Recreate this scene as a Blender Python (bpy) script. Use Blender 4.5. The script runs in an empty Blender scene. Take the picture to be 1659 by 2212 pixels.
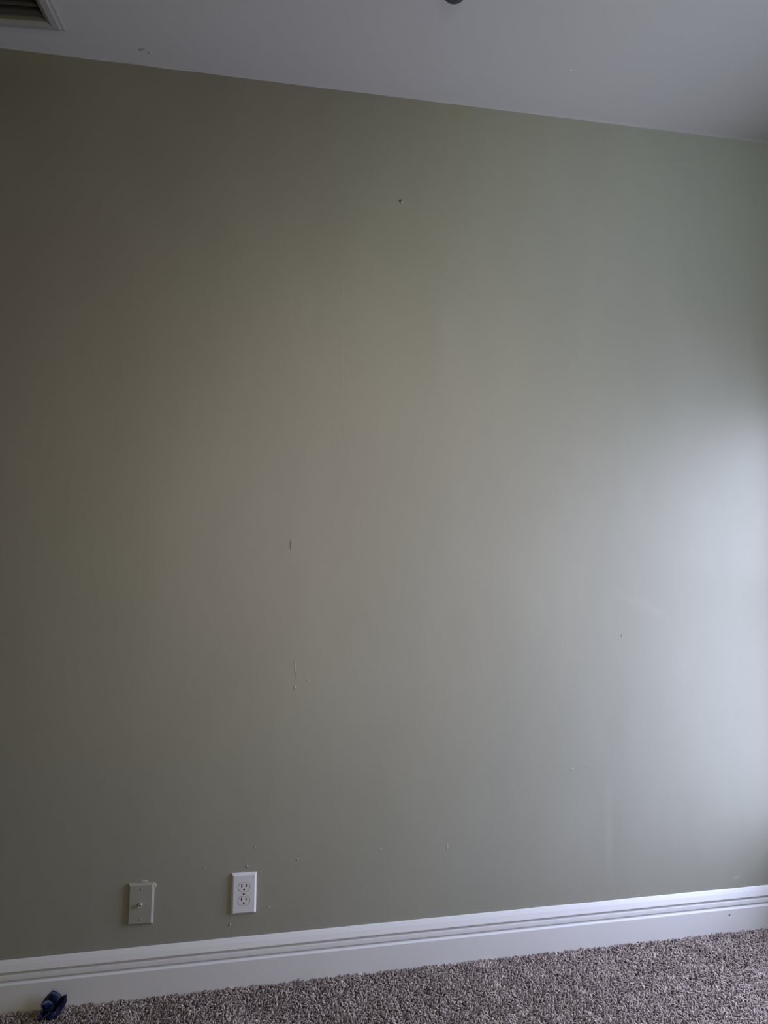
import bpy, bmesh, math, random
import numpy as np
from mathutils import Vector, Matrix, noise

random.seed(7)
scene = bpy.context.scene
COL = scene.collection

# ------------------------------------------------------------------ camera
H = 2.74                      # ceiling height
XR, XL, YR = 1.86, -4.50, -6.50   # right wall, left wall, rear wall (back wall is y = 0)
F_PX, W_PX = 1500.0, 1659.0
YAW, PITCH, CAM_H, CAM_D = 0.18546, 0.06360, 1.24165, 2.13399
cam_data = bpy.data.cameras.new('camera')
cam_data.sensor_fit = 'HORIZONTAL'
cam_data.sensor_width = 36.0
cam_data.lens = 36.0 * F_PX / W_PX
cam = bpy.data.objects.new('camera', cam_data)
COL.objects.link(cam)
cam.location = (0, -CAM_D, CAM_H)
cam.rotation_euler = (math.pi / 2 + PITCH, 0, -YAW)
scene.camera = cam

# ------------------------------------------------------------------ world: overcast sky over darker ground
SKY = (0.65, 0.715, 1.0); SKY_E = 10.2
GND = (0.70, 0.745, 1.0); GND_E = 4.0
world = bpy.data.worlds.new('overcast_sky'); scene.world = world
world.use_nodes = True
wn = world.node_tree.nodes; wl = world.node_tree.links
wn.clear()
tc = wn.new('ShaderNodeTexCoord'); sep = wn.new('ShaderNodeSeparateXYZ')
ramp = wn.new('ShaderNodeValToRGB'); mr = wn.new('ShaderNodeMapRange')
mr.inputs['From Min'].default_value = -1; mr.inputs['From Max'].default_value = 1
bg = wn.new('ShaderNodeBackground'); wo = wn.new('ShaderNodeOutputWorld')
wl.new(tc.outputs['Generated'], sep.inputs[0]); wl.new(sep.outputs['Z'], mr.inputs['Value'])
wl.new(mr.outputs[0], ramp.inputs[0]); wl.new(ramp.outputs[0], bg.inputs[0]); wl.new(bg.outputs[0], wo.inputs[0])
e = ramp.color_ramp.elements
e[0].position = 0.44; e[0].color = (*[c * GND_E / SKY_E for c in GND], 1)
e[1].position = 0.58; e[1].color = (*SKY, 1)
bg.inputs['Strength'].default_value = SKY_E

# window openings: in the right wall, a low tall window next to the corner
WY0, WY1, WZ0, WZ1 = -1.15, -0.08, 0.34, 1.80
WALL_T = 0.07
def area(name, loc, rot, sx, sy, energy, color, portal=False):
    l = bpy.data.lights.new(name, 'AREA'); l.shape = 'RECTANGLE'; l.size = sx; l.size_y = sy
    l.energy = energy; l.color = color
    o = bpy.data.objects.new(name, l); COL.objects.link(o)
    o.location = loc; o.rotation_euler = rot
    if portal: l.cycles.is_portal = True
    return o
area('window_portal', (XR + WALL_T, (WY0 + WY1) / 2, (WZ0 + WZ1) / 2), (0, math.pi / 2, 0), WZ1 - WZ0, WY1 - WY0, 1, (1, 1, 1), True)
# invented fill lights out of view, shaping the brightness across the back wall
def spot(name, loc, aim, energy, color, size, angle):
    l = bpy.data.lights.new(name, 'SPOT'); l.energy = energy; l.color = color; l.shadow_soft_size = size
    l.spot_size = math.radians(angle); l.spot_blend = 1.0
    o = bpy.data.objects.new(name, l); COL.objects.link(o); o.location = loc
    o.rotation_euler = (Vector(aim) - Vector(loc)).to_track_quat('-Z', 'Y').to_euler(); return o
for e_, c_, aim_, ang_ in ((37.0, (0.96, 0.95, 0.42), (0.35, 0, 1.35), 40), (38.0, (0.86, 0.68, 1.0), (0.2, 0, 1.4), 54), (57.0, (0.96, 0.76, 1.0), (0.45, 0, 1.4), 30)):
    spot('added_wall_fill', (0.35, -3.6, 1.6), aim_, e_, c_, 0.15, ang_)  # unseen spots added to lift the middle of the wall
spot('added_corner_fill', (1.0, -1.6, 2.6), (1.5, 0, 1.8), 23.5, (0.90, 1.0, 0.82), 0.20, 120)  # added fill for the upper right of the wall
spot('added_corner_fill', (1.2, -1.4, 2.68), (1.9, 0, 2.1), 19.0, (0.35, 0.48, 1.0), 0.20, 110)  # added blue fill, high towards the right corner
def point_fill(name, loc, energy, color, size):
    l = bpy.data.lights.new(name, 'POINT'); l.energy = energy; l.color = color; l.shadow_soft_size = size
    o = bpy.data.objects.new(name, l); COL.objects.link(o); o.location = loc; return o
point_fill('added_warm_fill', (0.3, -4.0, 1.6), 26.0, (1.0, 0.90, 0.25), 0.2)  # invented warm fill, out of view

vs = scene.view_settings
vs.view_transform = 'Standard'; vs.look = 'None'; vs.gamma = 1; vs.use_curve_mapping = False
vs.exposure = 0.0

# ------------------------------------------------------------------ materials
def mat(name, color, rough=0.6, spec=0.5):
    m = bpy.data.materials.new(name); m.use_nodes = True
    b = m.node_tree.nodes['Principled BSDF']
    b.inputs['Base Color'].default_value = (*color, 1)
    b.inputs['Roughness'].default_value = rough
    b.inputs['Specular IOR Level'].default_value = spec
    return m
def nodes(m):
    nt = m.node_tree
    return nt, nt.nodes['Principled BSDF'], nt.nodes.new, nt.links.new
def obj_coord(m, scale=(1, 1, 1)):
    nt, b, N, L = nodes(m)
    t = N('ShaderNodeTexCoord'); mp = N('ShaderNodeMapping'); mp.inputs['Scale'].default_value = scale
    L(t.outputs['Object'], mp.inputs[0]); return mp.outputs[0]
def noise_tex(m, coord, scale, detail=3, rough=0.5):
    nt, b, N, L = nodes(m)
    n = N('ShaderNodeTexNoise'); n.inputs['Scale'].default_value = scale
    n.inputs['Detail'].default_value = detail; n.inputs['Roughness'].default_value = rough
    L(coord, n.inputs['Vector']); return n.outputs['Fac']
def mottled(m, fac, c0, c1, lo=0.35, hi=0.65):
    nt, b, N, L = nodes(m)
    r = N('ShaderNodeValToRGB'); r.color_ramp.elements[0].position = lo; r.color_ramp.elements[1].position = hi
    r.color_ramp.elements[0].color = (*c0, 1); r.color_ramp.elements[1].color = (*c1, 1)
    L(fac, r.inputs[0]); L(r.outputs[0], b.inputs['Base Color']); return r
def bump(m, facs):
    nt, b, N, L = nodes(m); prev = None
    for fac, strength, dist in facs:
        bp = N('ShaderNodeBump'); bp.inputs['Strength'].default_value = strength; bp.inputs['Distance'].default_value = dist
        L(fac, bp.inputs['Height'])
        if prev: L(prev, bp.inputs['Normal'])
        prev = bp.outputs[0]
    L(prev, b.inputs['Normal'])

WALLC = (0.365, 0.360, 0.300)
def k(c, f): return tuple(v * f for v in c)
wall_m = mat('sage_grey_wall_paint', WALLC, 0.62, 0.3)
c1 = obj_coord(wall_m); c2 = obj_coord(wall_m, (1, 1, 0.06))
mottled(wall_m, noise_tex(wall_m, obj_coord(wall_m, (1.5, 1, .7)), 2.2, 5, .6), k(WALLC, 0.965), k(WALLC, 1.03))
bump(wall_m, [(noise_tex(wall_m, c1, 420, 2), 0.22, 0.0006), (noise_tex(wall_m, c2, 60, 2), 0.10, 0.0012),
              (noise_tex(wall_m, c1, 3.0, 3), 0.10, 0.02)])
# faint pale rubs in the paint: soft-edged marks at fixed places on the wall
def rubs(m, spots, gain):
    nt, b, N, L = nodes(m); src = b.inputs['Base Color'].links[0].from_socket; tot = None
    for x, z, w, h, rot, st in spots:
        t = N('ShaderNodeTexCoord'); mp = N('ShaderNodeMapping'); mp.vector_type = 'TEXTURE'
        mp.inputs['Location'].default_value = (x, 0, z); mp.inputs['Rotation'].default_value = (0, rot, 0); mp.inputs['Scale'].default_value = (w / 2, 1, h / 2)
        gr = N('ShaderNodeTexGradient'); gr.gradient_type = 'SPHERICAL'
        ml = N('ShaderNodeMath'); ml.operation = 'MULTIPLY'; ml.inputs[1].default_value = st
        L(t.outputs['Object'], mp.inputs[0]); L(mp.outputs[0], gr.inputs[0]); L(gr.outputs['Fac'], ml.inputs[0])
        if tot is None: tot = ml.outputs[0]
        else:
            ad = N('ShaderNodeMath'); ad.operation = 'ADD'; L(tot, ad.inputs[0]); L(ml.outputs[0], ad.inputs[1]); tot = ad.outputs[0]
    mx = N('ShaderNodeMix'); mx.data_type = 'RGBA'; L(tot, mx.inputs['Factor']); L(src, mx.inputs['A'])
    mx.inputs['B'].default_value = (*gain, 1); L(mx.outputs['Result'], b.inputs['Base Color'])
rubs(wall_m, [(1.25, 1.094, .22, .040, .38, .10), (1.335, 1.052, .08, .05, .3, .07), (1.145, .345, .05, .40, 0, .16), (1.165, .33, .04, .34, 0, -.12),
              (1.60, .172, .05, .016, -.3, .35), (1.07, .52, .03, .07, .2, -.15), (.60, 1.95, .05, .5, 0, .05), (.66, 1.9, .03, .35, 0, -.08), (.16, 2.0, .05, .3, 0, .06),
              (.375, 1.33, .04, .04, 0, -.1), (.5, .385, .03, .03, 0, -.2), (1.50, 2.62, .16, .015, .05, .12), (.13, .42, .10, .2, .2, -.12), (1.30, 2.7, .1, .02, .1, .08)], k(WALLC, 1.55))
far_m = mat('dark_brown_far_wall', (0.10, 0.08, 0.06), 0.7)
dab_m = mat('raised_wall_paint', k(WALLC, 1.25), 0.35)
bump(dab_m, [(noise_tex(dab_m, obj_coord(dab_m), 300, 2), 0.3, 0.001)])
gouge_m = mat('exposed_gouge', (0.05, 0.045, 0.04), 0.9)
ceil_m = mat('matte_ceiling_paint', (0.76, 0.755, 0.745), 0.9, 0.2)
bump(ceil_m, [(noise_tex(ceil_m, obj_coord(ceil_m), 260, 3), 0.25, 0.001), (noise_tex(ceil_m, obj_coord(ceil_m), 5, 2), 0.1, 0.01)])
trim_m = mat('white_trim_paint', (0.86, 0.86, 0.87), 0.42, 0.4)
bump(trim_m, [(noise_tex(trim_m, obj_coord(trim_m, (.15, 1, 1)), 160, 2), 0.12, 0.0008)])
plate_m = mat('white_plastic', (0.86, 0.86, 0.89), 0.35)
bump(plate_m, [(noise_tex(plate_m, obj_coord(plate_m), 500, 2), 0.06, 0.0005)])
recep_m = mat('receptacle_plastic', (0.86, 0.85, 0.85), 0.3)
bump(recep_m, [(noise_tex(recep_m, obj_coord(recep_m), 200, 2), 0.08, 0.0005)])
dark_m = mat('dark_void', (0.008, 0.008, 0.008), 0.9)
painted_m = mat('plate_painted_wall_colour', k(WALLC, 1.08), 0.45)
bump(painted_m, [(noise_tex(painted_m, obj_coord(painted_m), 260, 3), 0.3, 0.0008)])
conn_m = mat('painted_connector', (0.50, 0.50, 0.46), 0.35)
metal_m = mat('screw_metal', (0.45, 0.45, 0.45), 0.35); metal_m.node_tree.nodes['Principled BSDF'].inputs['Metallic'].default_value = 0.8
vent_m = mat('dull_vent_enamel', (0.50, 0.50, 0.48), 0.6)
bump(vent_m, [(noise_tex(vent_m, obj_coord(vent_m), 120, 2), 0.1, 0.001)])
slat_m = mat('vent_slat_enamel', (0.10, 0.10, 0.085), 0.6)
fix_m = mat('dark_grey_fixture', (0.07, 0.07, 0.08), 0.5)
blue_m = mat('dark_blue_crumple', (0.006, 0.012, 0.05), 0.45)
mottled(blue_m, noise_tex(blue_m, obj_coord(blue_m), 60, 3), (0.003, 0.006, 0.026), (0.007, 0.014, 0.075))
chip_m = mat('white_chip', (0.85, 0.85, 0.87), 0.4)
frame_m = mat('window_frame_white', (0.8, 0.8, 0.82), 0.4)
floor_m = mat('carpet_backing', (0.16, 0.13, 0.13), 0.95, 0.1)
mottled(floor_m, noise_tex(floor_m, obj_coord(floor_m), 170, 3), (0.05, 0.04, 0.04), (0.36, 0.30, 0.28))
bump(floor_m, [(noise_tex(floor_m, obj_coord(floor_m), 170, 3), 1.0, 0.01)])
pile_m = mat('carpet_yarn', (0.36, 0.29, 0.29), 0.85, 0.15)
nt, b, N, L = nodes(pile_m)
at = N('ShaderNodeAttribute'); at.attribute_name = 'yarn'
pr = N('ShaderNodeValToRGB'); L(at.outputs['Fac'], pr.inputs[0]); L(pr.outputs[0], b.inputs['Base Color'])
pe = pr.color_ramp.elements
pe[0].position = 0.0; pe[0].color = (0.15, 0.12, 0.112, 1)
pe[1].position = 1.0; pe[1].color = (0.88, 0.76, 0.72, 1)
x_ = pr.color_ramp.elements.new(0.5); x_.color = (0.45, 0.37, 0.35, 1)

# ------------------------------------------------------------------ helpers
def link(name, bm, m, parent=None, smooth=False):
    me = bpy.data.meshes.new(name); bmesh.ops.recalc_face_normals(bm, faces=bm.faces)
    bm.to_mesh(me); bm.free()
    if m: me.materials.append(m)
    if smooth:
        me.polygons.foreach_set('use_smooth', [True] * len(me.polygons))
    o = bpy.data.objects.new(name, me); COL.objects.link(o)
    if parent: o.parent = parent
    return o
def thing(name, label, cat, loc=(0, 0, 0), rot=(0, 0, 0), group=None):
    o = bpy.data.objects.new(name, None); COL.objects.link(o); o.empty_display_size = 0.05
    o.location = loc; o.rotation_euler = rot; o['label'] = label; o['category'] = cat
    if group: o['group'] = group
    return o
def tag(o, label, cat, group=None):
    o['label'] = label; o['category'] = cat
    if group: o['group'] = group
    return o
def struct(o): o['kind'] = 'structure'; return o
def box(bm, x0, x1, y0, y1, z0, z1):
    v = [bm.verts.new(p) for p in ((x0, y0, z0), (x1, y0, z0), (x1, y1, z0), (x0, y1, z0), (x0, y0, z1), (x1, y0, z1), (x1, y1, z1), (x0, y1, z1))]
    for f in ((0, 1, 2, 3), (4, 5, 6, 7), (0, 1, 5, 4), (1, 2, 6, 5), (2, 3, 7, 6), (3, 0, 4, 7)): bm.faces.new([v[i] for i in f])
def loop_edges(bm, pts):
    v = [bm.verts.new(p) for p in pts]
    return v, [bm.edges.new((v[i], v[(i + 1) % len(v)])) for i in range(len(v))]
def bridge(bm, a, b):
    n = len(a)
    for i in range(n): bm.faces.new((a[i], a[(i + 1) % n], b[(i + 1) % n], b[i]))
# wall-mounted outlines: (x, z) points and a distance d out from the wall -> (x, -d, z)
def ring(pts, d): return [(x, -d, z) for x, z in pts]
def rect(w, h, r=0.0, seg=3):
    if r <= 0: return [(-w/2, -h/2), (w/2, -h/2), (w/2, h/2), (-w/2, h/2)]
    out = []
    for cx, cz, a0 in ((w/2-r, -h/2+r, -90), (w/2-r, h/2-r, 0), (-w/2+r, h/2-r, 90), (-w/2+r, -h/2+r, 180)):
        for i in range(seg + 1):
            a = math.radians(a0 + 90 * i / seg); out.append((cx + r * math.cos(a), cz + r * math.sin(a)))
    return out
def circle(r, n=24, cx=0, cz=0, s=1.0):
    return [(cx + r * math.cos(2 * math.pi * i / n), cz + s * r * math.sin(2 * math.pi * i / n)) for i in range(n)]
def flatted(r, f, n=56, cz=0):
    return [(r * math.cos(2 * math.pi * i / n), cz + max(-f, min(f, r * math.sin(2 * math.pi * i / n)))) for i in range(n)]
def holed_face(bm, outer, holes, d, hole_depth):
    """flat front at distance d with real holes whose sides run back by hole_depth; returns the outer loop"""
    vo, eo = loop_edges(bm, ring(outer, d)); ed = list(eo)
    for h in holes:
        vh, eh = loop_edges(bm, ring(h, d)); ed += eh
        vb = [bm.verts.new(p) for p in ring(h, d - hole_depth)]
        bridge(bm, vh, vb)
    bmesh.ops.triangle_fill(bm, use_beauty=True, use_dissolve=False, edges=ed)
    return vo

# ------------------------------------------------------------------ room shell
bm = bmesh.new()                                   # back wall, one skin with a body behind it
NX, NZ = 84, 28
gx = [XL + (XR - XL) * i / NX for i in range(NX + 1)]; gz = [-0.05 + (H + 0.10) * j / NZ for j in range(NZ + 1)]
g = [[bm.verts.new((x, 0.0001 * noise.noise(Vector((x * 1.3, 0, z * 1.1))), z)) for x in gx] for z in gz]
for j in range(NZ):
    for i in range(NX): bm.faces.new((g[j][i], g[j][i+1], g[j+1][i+1], g[j+1][i]))
box(bm, XL, XR, 0.01, 0.12, -0.05, H + 0.34)
wall_back = struct(link('wall_back', bm, wall_m, smooth=True))

bm = bmesh.new(); box(bm, XL - .12, XL, YR, .12, -.05, H + .34); struct(link('wall_left', bm, far_m))
bm = bmesh.new(); box(bm, XL - .12, XR + .12, YR - .12, YR, -.05, H + .34); struct(link('wall_rear', bm, far_m))
bm = bmesh.new()
for a in ((XR, XR + WALL_T, YR, WY0, -.05, H + .34), (XR, XR + WALL_T, WY1, .12, -.05, H + .34),
          (XR, XR + WALL_T, WY0, WY1, -.05, WZ0), (XR, XR + WALL_T, WY0, WY1, WZ1, H + .34)): box(bm, *a)
struct(link('wall_right', bm, wall_m))
bm = bmesh.new(); box(bm, XL - .12, XR + .12, YR - .12, .12, -.15, 0); struct(link('floor', bm, floor_m))

# window in the right wall: frame, meeting rail, sill
bm = bmesh.new(); t = 0.04; x0, x1 = XR + 0.015, XR + 0.05
for a in ((x0, x1, WY0, WY0 + t, WZ0, WZ1), (x0, x1, WY1 - t, WY1, WZ0, WZ1), (x0, x1, WY0 + t, WY1 - t, WZ0, WZ0 + t), (x0, x1, WY0 + t, WY1 - t, WZ1 - t, WZ1),
          (x0, x1, WY0 + t, WY1 - t, 1.17, 1.20)): box(bm, *a)
win = struct(link('window_1', bm, frame_m))
bm = bmesh.new(); box(bm, XR - 0.04, XR - 0.0005, WY0 - .04, WY1 + .04, WZ0 - .025, WZ0 - .0005); link('window_sill', bm, frame_m, win)

# ceiling, with the duct opening cut out of it and a slightly wavy hand-cut edge at the back wall
VC, VROT = Vector((-0.543, -0.1072)), math.radians(-5.0)   # near-right outer corner of the register
VW, VD, VB = 0.40, 0.30, 0.042
def vent_xy(u, w):   # u to the left of that corner, w towards the room
    c, s = math.cos(VROT), math.sin(VROT)
    return VC.x + (-u) * c - (-w) * s, VC.y + (-u) * s + (-w) * c
hole = [vent_xy(a, b_) for a, b_ in ((VB, VB * .8), (VW - VB, VB * .8), (VW - VB, VD - VB), (VB, VD - VB))]
bm = bmesh.new()
edge_pts = []
n = 400
for i in range(n + 1):
    x = XL + (XR - XL) * i / n
    z = H - 0.0012 + 0.0018 * noise.noise(Vector((x * 9, 3, 0))) + 0.0009 * noise.noise(Vector((x * 60, 9, 0)))
    edge_pts.append((x, z))
outer = [(x, -0.012, H) for x, z in edge_pts] + [(XR, YR, H), (XL, YR, H)]
vo, eo = loop_edges(bm, outer)
vh, eh = loop_edges(bm, [(x, y, H) for x, y in hole])
bmesh.ops.triangle_fill(bm, use_beauty=True, use_dissolve=False, edges=eo + eh)
low = [bm.verts.new((x, 0.003, z)) for x, z in edge_pts]
for i in range(n): bm.faces.new((vo[i], vo[i+1], low[i+1], low[i]))
top = [bm.verts.new((x, y, H + .03)) for x, y in hole]; bridge(bm, vh, top)
ceiling = struct(link('ceiling', bm, ceil_m))
bm = bmesh.new(); box(bm, XL - .12, XR + .12, YR - .12, .12, H + .30, H + .34); struct(link('ceiling_deck', bm, dark_m, ceiling))

def ceiling_blemish(x, y, w, d, rot, hh, m=None):
    bm = bmesh.new(); n_ = 14; rows = []; sd = random.random() * 9
    for kx, kz in ((1, 0), (.6, .8), (.25, 1)):
        row = []
        for i in range(n_):
            a = 2 * math.pi * i / n_; r_ = kx * (1 + .35 * noise.noise(Vector((math.cos(a) + sd, math.sin(a), 0)))); u, v_ = w / 2 * r_ * math.cos(a), d / 2 * r_ * math.sin(a)
            row.append(bm.verts.new((x + u * math.cos(rot) - v_ * math.sin(rot), y + u * math.sin(rot) + v_ * math.cos(rot), H - hh * kz + .0002)))
        rows.append(row)
    bridge(bm, rows[0], rows[1]); bridge(bm, rows[1], rows[2]); bm.faces.new(rows[2])
    return link('blemish', bm, m or ceil_m, ceiling, smooth=True)
stain_m = mat('faint_ceiling_stain', (0.56, 0.555, 0.54), 0.9)
ceiling_blemish(-.342, -.070, .026, .008, -.35, .0035, stain_m)
ceiling_blemish(-.322, -.060, .012, .004, -.6, .0025)
ceiling_blemish(.944, -.2200, .016, .008, -.6, .0022)
ceiling_blemish(.1232, -.2161, .006, .006, 0, .002)

# baseboard: moulded profile (out from wall, height)
BH = 0.138
prof = [(0.000, BH), (0.0025, BH - .0004), (0.0045, BH - .0028), (0.0095, BH - .0120), (0.0145, BH - .0250), (0.0150, BH - .0270), (0.0128, BH - .0292),
        (0.0078, BH - .0322), (0.0035, BH - .0336), (0.0035, BH - .0350), (0.0096, BH - .0368), (0.0116, BH - .0390), (0.0124, BH - .0440), (0.0126, BH - .0490), (0.0110, BH - .0512),
        (0.0040, BH - .0530), (0.0028, BH - .0540), (0.0030, BH - .0554), (0.0130, BH - .0576), (0.0160, BH - .0594), (0.0165, BH - .0606), (0.0165, BH - .070), (0.0165, 0.0)]
def baseboard(name, p0, p1, out):
    bm = bmesh.new(); prev = None; p0 = Vector(p0); p1 = Vector(p1); out = Vector(out)
    nn = 160
    for i in range(nn + 1):
        p = p0.lerp(p1, i / nn); wob = 0.0012 * noise.noise(Vector((p.x * 6, p.y * 6, 1)))
        row = [bm.verts.new((p.x + out.x * a, p.y + out.y * a, h + (wob if h > BH - .002 else 0))) for a, h in prof]
        if prev:
            for j in range(len(prof) - 1): bm.faces.new((prev[j], prev[j+1], row[j+1], row[j]))
        prev = row
    o = link(name, bm, trim_m); return struct(o)
bb = baseboard('baseboard_back', (XL, 0.001, 0), (XR, 0.001, 0), (0, -1, 0))
baseboard('baseboard_right', (XR, 0, 0), (XR, YR, 0), (-1, 0, 0))
baseboard('baseboard_left', (XL, YR, 0), (XL, 0, 0), (1, 0, 0))

# ------------------------------------------------------------------ small marks in the wall paint (children of the wall)
def dab(name, x, z, w, h, d=0.0012, rot=0, m=None, parent=None, y0=0.0):
    """low raised blob of dried paint with an uneven outline"""
    bm = bmesh.new(); n = 14; s = random.random() * 50; rows = []
    for kx, kd in ((1, 0), (.8, .7), (.4, 1)):
        row = []
        for i in range(n):
            a = 2 * math.pi * i / n; rr = kx * (1 + .35 * noise.noise(Vector((math.cos(a) * 1.5 + s, math.sin(a) * 1.5, 0))))
            u, v_ = w / 2 * rr * math.cos(a), h / 2 * rr * math.sin(a)
            row.append(bm.verts.new((x + u * math.cos(rot) - v_ * math.sin(rot), y0 - d * kd - .0001, z + u * math.sin(rot) + v_ * math.cos(rot))))
        rows.append(row)
    bridge(bm, rows[0], rows[1]); bridge(bm, rows[1], rows[2]); bm.faces.new(rows[2])
    return link(name, bm, m or dab_m, parent or wall_back, smooth=True)
def ridge(name, pts, w, d, m=None, foot=1.0):
    """thin raised line in the paint along (x, z) points"""
    bm = bmesh.new(); prev = None
    for i, (x, z) in enumerate(pts):
        kk = 0.15 if i in (0, len(pts) - 1) else 0.7 + .5 * random.random()
        row = [bm.verts.new(p) for p in ((x - w * foot * kk, 0.0002, z), (x - w * .3 * kk, -d * kk, z), (x + w * .3 * kk, -d * kk, z), (x + w * kk, 0.0002, z))]
        if prev:
            for j in range(3): bm.faces.new((prev[j], prev[j+1], row[j+1], row[j]))
        prev = row
    return link(name, bm, m or wall_m, wall_back, smooth=True)
# seam ridge down the middle, gouge, nail hole, drips round the plates
ridge('seam_ridge', [(.2698, 2.144), (.2655, 2.08), (.263, 2.00), (.2652, 1.91), (.2681, 1.824), (.270, 1.75), (.2715, 1.677), (.2733, 1.59)], .0028, .0004, foot=4.0)
ridge('gouge', [(.1096, 1.294), (.1098, 1.283), (.1099, 1.270), (.1101, 1.258)], .0013, .0008, gouge_m)
nh = dab('nail_hole', .4545, 2.3905, .0120, .0095, .0003, .4, mat('hole_shade', (.13, .125, .11), .9))
dab('nail_hole_rim', .4590, 2.3860, .0130, .0080, .0040, .5, dab_m)
for a in ((.1287, .8471, .0035, .012, .0022, .1), (.1675, .8665, .004, .004, .002, 0), (.1282, .905, .002, .06, .0008, .08), (.1382, .344, .004, .005, .002, 0),
          (.3896, .3531, .009, .006, .0006, .5), (.60, .345, .004, .02, .0008, 0),
          (-.0074, .3356, .0045, .0090, .0022, .5), (.0303, .3141, .006, .012, .001, 0), (.0568, .2131, .005, .006, .001, 0), (.0147, .3867, .003, .008, .001, 0),
          (.0243, .2514, .003, .006, .001, 0), (.0262, .232, .003, .004, .001, 0), (-.0545, .1752, .0048, .0065, .0024, 0), (-.1290, .342, .004, .006, .0008, .4),
          (-.2641, .3032, .0050, .0135, .0028, .1), (-.2960, .3172, .0300, .0045, .0025, .03),
          (1.0155, .5565, .004, .010, .001, 0), (1.068, .562, .003, .006, .001, 0), (1.2, .98, .003, .010, .001, 0)):
    dab('paint_dab', *a)
ridge('drip_line', [(-.2691, .199), (-.2690, .190), (-.2692, .181)], .0008, .0008, dab_m)
ridge('drip_line', [(-.0541, .201), (-.0543, .190), (-.0546, .178)], .0008, .0007, dab_m)

dab('speck', 1.556, .0615, .006, .005, .0008, .5, mat('grey_speck', (.16, .15, .18), .8), bb, y0=-.016)

# ------------------------------------------------------------------ wall plates
PW, PH, PT, PB = 0.0715, 0.1150, 0.0075, 0.0056
def plate_mesh(holes, depth, chips=False, m=None, parent=None):
    bm = bmesh.new()
    vf = holed_face(bm, rect(PW - 2 * PB, PH - 2 * PB), holes, PT, depth)
    mid = [bm.verts.new(p) for p in ring(rect(PW - .0008, PH - .0008), 0.0022)]
    back = [bm.verts.new(p) for p in ring(rect(PW, PH), 0.0)]
    bridge(bm, vf, mid); bridge(bm, mid, back)
    return link('wall_plate', bm, m, parent)
def screw(parent, x, z, d, m):
    bm = bmesh.new()
    r0 = [bm.verts.new(p) for p in ring(circle(.0032, 20, x, z), d)]
    r1 = [bm.verts.new(p) for p in ring(circle(.0029, 20, x, z), d + .0007)]
    r2 = [bm.verts.new(p) for p in ring(circle(.0018, 20, x, z), d + .0010)]
    bridge(bm, r0, r1); bridge(bm, r1, r2); bm.faces.new(r2)
    s = link('screw', bm, m, parent, smooth=True)
    bm = bmesh.new(); box(bm, x - .0005, x + .0005, -d - .0012, -d - .0007, z - .0022, z + .0022)
    link('screw_slot', bm, dark_m, s); return s

#OUTLET#
OX, OZ = -0.0158, 0.2612
outlet = thing('electrical_outlet', 'white duplex electrical outlet with two sockets on the sage grey wall', 'outlet', (OX, -0.0005, OZ), (0, math.radians(0.5), 0))
CZ = 0.0192
plate_mesh([flatted(.0175, .0130, 56, CZ), flatted(.0175, .0130, 56, -CZ), circle(.0036, 20)], .007, m=plate_m, parent=outlet)
for sgn in (1, -1):
    cz = CZ * sgn; bm = bmesh.new()
    left = [(x - .0064, z + cz + .0040) for x, z in rect(.0032, .0106)]
    right = [(x + .0064, z + cz + .0040) for x, z in rect(.0028, .0086)]
    gnd = [(x, z) for x, z in circle(.0030, 18, 0, cz - .0068)]
    vf = holed_face(bm, flatted(.0162, .0117, 56, cz), [left, right, gnd], .0078, .0045)
    bk = [bm.verts.new(p) for p in ring(flatted(.0166, .0121, 56, cz), .0040)]; bk2 = [bm.verts.new(p) for p in ring(flatted(.0166, .0121, 56, cz), .0002)]
    bridge(bm, vf, bk); bridge(bm, bk, bk2)
    rc = link('receptacle', bm, recep_m, outlet)
    for nm, o_ in (('slot', left), ('slot', right), ('ground_hole', gnd)):
        bm = bmesh.new(); a = [bm.verts.new(p) for p in ring(o_, .0050)]; bb_ = [bm.verts.new(p) for p in ring(o_, .0008)]
        bm.faces.new(a); bridge(bm, a, bb_); bm.faces.new(bb_[::-1]); link(nm, bm, dark_m, rc)
screw(outlet, 0, 0, .0068, metal_m)

CX, CZ2 = -0.3030, 0.2572
cable = thing('cable_wall_plate', 'wall plate painted the wall colour with a coaxial cable jack', 'wall plate', (CX, -0.0005, CZ2), (0, math.radians(1.3), 0))
plate_mesh([circle(.0052, 24)], .005, m=painted_m, parent=cable)
bm = bmesh.new()                                    # threaded barrel with an open end
profc = [(.0052, .0), (.0052, .0070), (.0046, .0074)]
for i in range(7): profc += [(.0049, .0080 + i * .0012), (.0044, .0086 + i * .0012)]
profc += [(.0047, .0166), (.0044, .0172), (.0030, .0172), (.0028, .0168), (.0028, .010)]
prev = None
for r, d in profc:
    row = [bm.verts.new(p) for p in ring(circle(r, 28), d)]
    if prev: bridge(bm, prev, row)
    prev = row
jack = link('coaxial_jack', bm, conn_m, cable, smooth=True)
bm = bmesh.new(); a = [bm.verts.new(p) for p in ring(circle(.0027, 20), .0150)]; c_ = [bm.verts.new(p) for p in ring(circle(.0027, 20), .0105)]
bridge(bm, a, c_); bm.faces.new(a); link('jack_hole', bm, dark_m, jack)
for zz in (.0415, -.0415): screw(cable, 0, zz, PT - .0004, painted_m)
#ENDPLATES#

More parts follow.
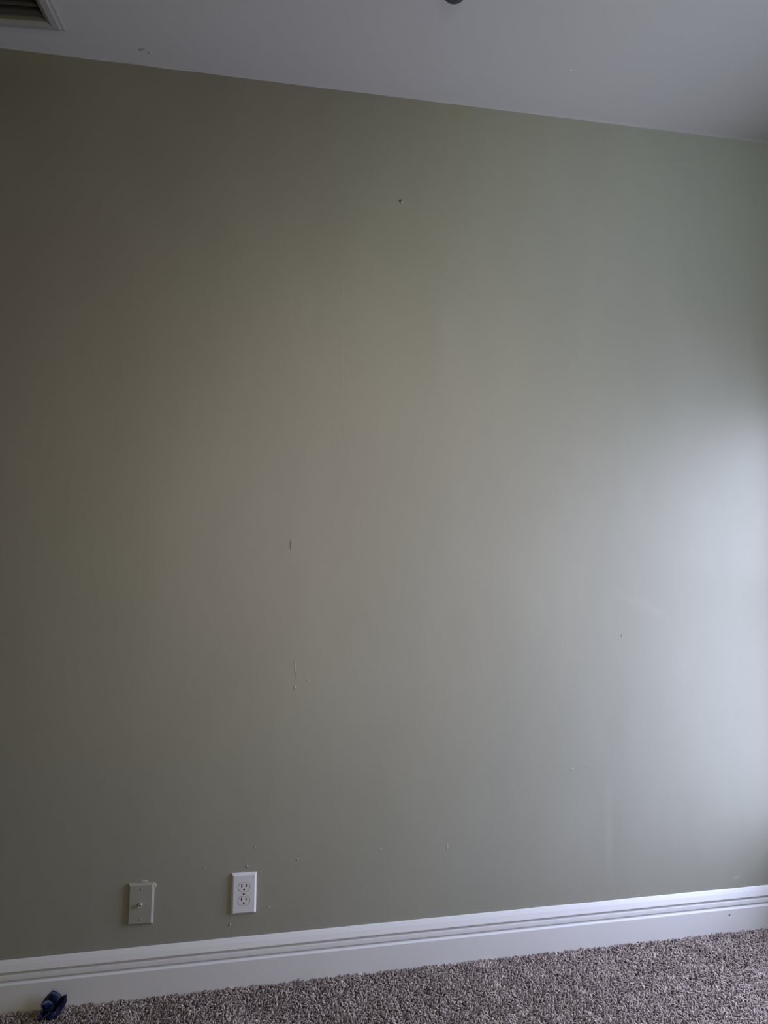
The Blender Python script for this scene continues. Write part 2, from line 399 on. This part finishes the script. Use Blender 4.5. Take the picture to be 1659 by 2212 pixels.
# ------------------------------------------------------------------ ceiling register
vent = thing('ceiling_vent', 'off-white metal ceiling air register with dark slatted opening', 'vent', (VC.x, VC.y, H), (0, 0, VROT))
bm = bmesh.new()
def rr(ins, z, ins_f=None):
    f = ins if ins_f is None else ins_f
    return [bm.verts.new(p) for p in ((-ins, -f, z), (-(VW - ins), -f, z), (-(VW - ins), -(VD - ins), z), (-ins, -(VD - ins), z))]
loops = [rr(0, 0), rr(.0015, -.0035), rr(.009, -.0050), rr(.013, -.0095), rr(.030, -.0105, .024), rr(VB, -.004, VB * .8), rr(VB, .02, VB * .8)]
for a, b_ in zip(loops, loops[1:]): bridge(bm, a, b_)
link('register_frame', bm, vent_m, vent)
ns = 8; w0, w1 = VB * .8 + .004, VD - VB
for i in range(ns):
    bm = bmesh.new(); w = w0 + (w1 - w0) * (i + .6) / ns; th = math.radians(62)
    # louvre blade: long in x, tilted, slightly curved
    pts = []
    for s_ in range(6):
        q = s_ / 5 - .5; y = -w + .016 * q * math.cos(th); z = .010 - .016 * q * math.sin(th) + .002 * (q * q * 4 - 1)
        pts.append((y, z))
    for sx in (0,):
        A = [bm.verts.new((-VB - .001, y, z)) for y, z in pts]; B = [bm.verts.new((-(VW - VB) + .001, y, z)) for y, z in pts]
        A2 = [bm.verts.new((-VB - .001, y, z + .0012)) for y, z in pts]; B2 = [bm.verts.new((-(VW - VB) + .001, y, z + .0012)) for y, z in pts]
        for j in range(5):
            bm.faces.new((A[j], A[j+1], B[j+1], B[j])); bm.faces.new((A2[j], A2[j+1], B2[j+1], B2[j]))
        bm.faces.new((A[0], B[0], B2[0], A2[0])); bm.faces.new((A[-1], B[-1], B2[-1], A2[-1]))
    link('louver', bm, slat_m, vent)
bm = bmesh.new()                                    # dark sheet-metal box above the opening
lo = [bm.verts.new(p) for p in ((-VB + .001, -VB * .8 + .001, .021), (-(VW - VB) - .001, -VB * .8 + .001, .021), (-(VW - VB) - .001, -(VD - VB) - .001, .021), (-VB + .001, -(VD - VB) - .001, .021))]
hi = [bm.verts.new((v.co.x, v.co.y, .24)) for v in lo]
bridge(bm, lo, hi); bm.faces.new(hi)
link('duct_box', bm, dark_m, vent)

# small round fixture on the ceiling, cut by the frame
fx = thing('ceiling_fixture', 'small round dark grey fixture on the ceiling, cut off at the top edge', 'ceiling fixture', (0.505, -0.4555, H))
def lathe(name, prof_, m, parent, n=40):
    bm = bmesh.new(); prev = None
    for r, z in prof_:
        row = [bm.verts.new((r * math.cos(2 * math.pi * i / n), r * math.sin(2 * math.pi * i / n), z)) for i in range(n)]
        if prev: bridge(bm, prev, row)
        prev = row
    bm.faces.new(prev); return link(name, bm, m, parent, smooth=True)
lathe('base_ring', [(.042, 0), (.042, -.004), (.040, -.007), (.030, -.008)], fix_m, fx)
lathe('housing', [(.031, -.007), (.030, -.016), (.026, -.024), (.018, -.029), (.008, -.031)], fix_m, fx)

# ------------------------------------------------------------------ crumpled blue scrap on the carpet
#SCRAP#
bm = bmesh.new()
def petal(base, tip, width, curl, seed):
    base = Vector(base); tip = Vector(tip); ax = tip - base; side = ax.cross(Vector((curl[0], curl[1], curl[2]))).normalized(); nrm = side.cross(ax).normalized()
    U, V = 9, 9; gr = []
    for i in range(U):
        t_ = i / (U - 1); wd = width * (math.sin(math.pi * (0.22 + 0.78 * t_)) ** 0.8 if t_ < 1 else 0.03); row = []
        for j in range(V):
            s_ = j / (V - 1) * 2 - 1
            p = base + ax * t_ + side * (s_ * wd) + nrm * (width * (0.8 * abs(s_) ** 1.4 * (1 - .3 * t_)) + .010 * math.sin(t_ * 3))
            p += Vector((noise.noise(p * 90 + Vector((seed, 0, 0))), noise.noise(p * 90 + Vector((0, seed, 0))), noise.noise(p * 90 + Vector((0, 0, seed))))) * .0035
            row.append(bm.verts.new(p))
        gr.append(row)
    for i in range(U - 1):
        for j in range(V - 1): bm.faces.new((gr[i][j], gr[i][j+1], gr[i+1][j+1], gr[i+1][j]))
petal((-.002, 0, -.004), (-.002, .006, .056), .024, (0, 1, 0), 1)
petal((0.004, -.004, .000), (.032, -.002, .050), .011, (.3, 1, .2), 5)
petal((-.004, -.006, .002), (-.018, -.014, .040), .015, (0, 1, .3), 9)
petal((.002, -.010, .000), (.014, -.030, .020), .017, (0, .2, 1), 13)
petal((-.004, -.006, .000), (-.016, -.038, .012), .014, (0, .1, 1), 17)
scrap = link('crumpled_scrap', bm, blue_m, smooth=True)
sm = scrap.modifiers.new('thickness', 'SOLIDIFY'); sm.thickness = 0.0015
scrap.location = (-0.520, -0.058, 0.006); scrap.scale = (1.12, 1.1, 1.08)
tag(scrap, 'crumpled dark blue scrap with pointed folds on the carpet against the baseboard', 'scrap')

# ------------------------------------------------------------------ carpet pile (uncountable yarn tufts)
rng = np.random.default_rng(3)
sp = 0.0060; X0, X1, Y0, Y1 = -1.25, XR - .004, -0.80, -0.0165
nx, ny = int((X1 - X0) / sp), int((Y1 - Y0) / sp)
ux, uy = np.meshgrid(np.arange(nx), np.arange(ny)); nT = nx * ny
bx = X0 + (ux.ravel() + .5 + rng.uniform(-.5, .5, nT)) * sp; by = Y1 - (uy.ravel() + .5 + rng.uniform(-.45, .45, nT)) * sp
by = np.minimum(by, Y1 - .0012)
# slow field that makes neighbouring tufts lean together
fa = rng.uniform(0, 6.28, (2, 12)); fk = rng.normal(0, 60, (2, 12, 2))
lean_a = sum(np.sin(bx * fk[0, i, 0] + by * fk[0, i, 1] + fa[0, i]) for i in range(12))
lean_b = sum(np.sin(bx * fk[1, i, 0] * .5 + by * fk[1, i, 1] * .5 + fa[1, i]) for i in range(12)) / 3
ang = lean_a * .5 + rng.normal(0, .9, nT) - .6; hgt = .0120 + .0018 * lean_b * .4 + rng.normal(0, .0014, nT); ln = np.abs(rng.normal(.0065, .004, nT)) + .001
dx, dy = np.cos(ang), np.sin(ang)
K, S = 4, 4
verts = np.zeros((nT, K, S, 3), np.float32)
ts = [0, .45, .8, 1.0]; rad = [.0022, .0027, .0021, .0008]
sc_r = rng.uniform(.75, 1.25, nT)
for kk in range(K):
    t_ = ts[kk]; off = ln * t_ ** 2.2
    cx_ = bx + dx * off; cy_ = by + dy * off; cz_ = hgt * (t_ - .22 * t_ ** 4 * (ln / .006)) 
    cy_ = np.minimum(cy_, -0.0178)
    tw = rng.uniform(0, 6.28, nT)
    for s_ in range(S):
        a = tw * 0 + 2 * math.pi * s_ / S + t_ * 1.2 + ang
        r = rad[kk] * sc_r
        verts[:, kk, s_, 0] = cx_ + r * np.cos(a); verts[:, kk, s_, 1] = cy_ + r * np.sin(a) * 1.0; verts[:, kk, s_, 2] = cz_ + 0.35 * r * np.sin(a + 1)
verts[..., 2] = np.maximum(verts[..., 2], 0)
verts[..., 0] = np.minimum(verts[..., 0], XR - .0005)
base = (np.arange(nT) * K * S)[:, None]
quads = []
for kk in range(K - 1):
    for s_ in range(S):
        quads.append([kk * S + s_, kk * S + (s_ + 1) % S, (kk + 1) * S + (s_ + 1) % S, (kk + 1) * S + s_])
quads.append([(K - 1) * S + i for i in range(S)])
faces = (base[:, None, :] + np.array(quads)[None]).reshape(-1).astype(np.int32)
nf = nT * len(quads)
me = bpy.data.meshes.new('carpet_pile')
me.vertices.add(nT * K * S); me.vertices.foreach_set('co', verts.reshape(-1))
me.loops.add(nf * 4); me.loops.foreach_set('vertex_index', faces)
me.polygons.add(nf); me.polygons.foreach_set('loop_start', np.arange(nf, dtype=np.int32) * 4)
me.polygons.foreach_set('use_smooth', np.ones(nf, bool))
me.update(calc_edges=True)
at_ = me.attributes.new('yarn', 'FLOAT', 'POINT')
tone = np.clip(.48 + rng.normal(0, .16, nT) + .05 * lean_b, 0, 1)
at_.data.foreach_set('value', np.repeat(tone, K * S).astype(np.float32))
me.materials.append(pile_m)
pile = bpy.data.objects.new('carpet_pile', me); COL.objects.link(pile)
pile['kind'] = 'stuff'; pile['label'] = 'pinkish brown twisted carpet pile covering the floor'; pile['category'] = 'carpet'

# ------------------------------------------------------------------ crumbs of paint lying on the carpet
def crumb(x, y, size, label):
    bm = bmesh.new(); bmesh.ops.create_icosphere(bm, subdivisions=1, radius=size / 2)
    for v in bm.verts: v.co = Vector((v.co.x * random.uniform(.7, 1.3), v.co.y * random.uniform(.6, 1.1), v.co.z * random.uniform(.3, .6)))
    o = link('paint_chip', bm, chip_m); o.location = (x, y, .0145); o.rotation_euler = (.3, .4, random.random() * 3)
    return tag(o, label, 'paint chip')
crumb(.4785, -.0745, .0065, 'bright white crumb of paint on the carpet near the middle of the baseboard')
crumb(1.6284, -.0320, .0180, 'pale flake of paint at the foot of the baseboard near the right corner')
crumb(1.0205, -.1530, .0065, 'pale crumb of paint on the carpet away from the right half of the wall')
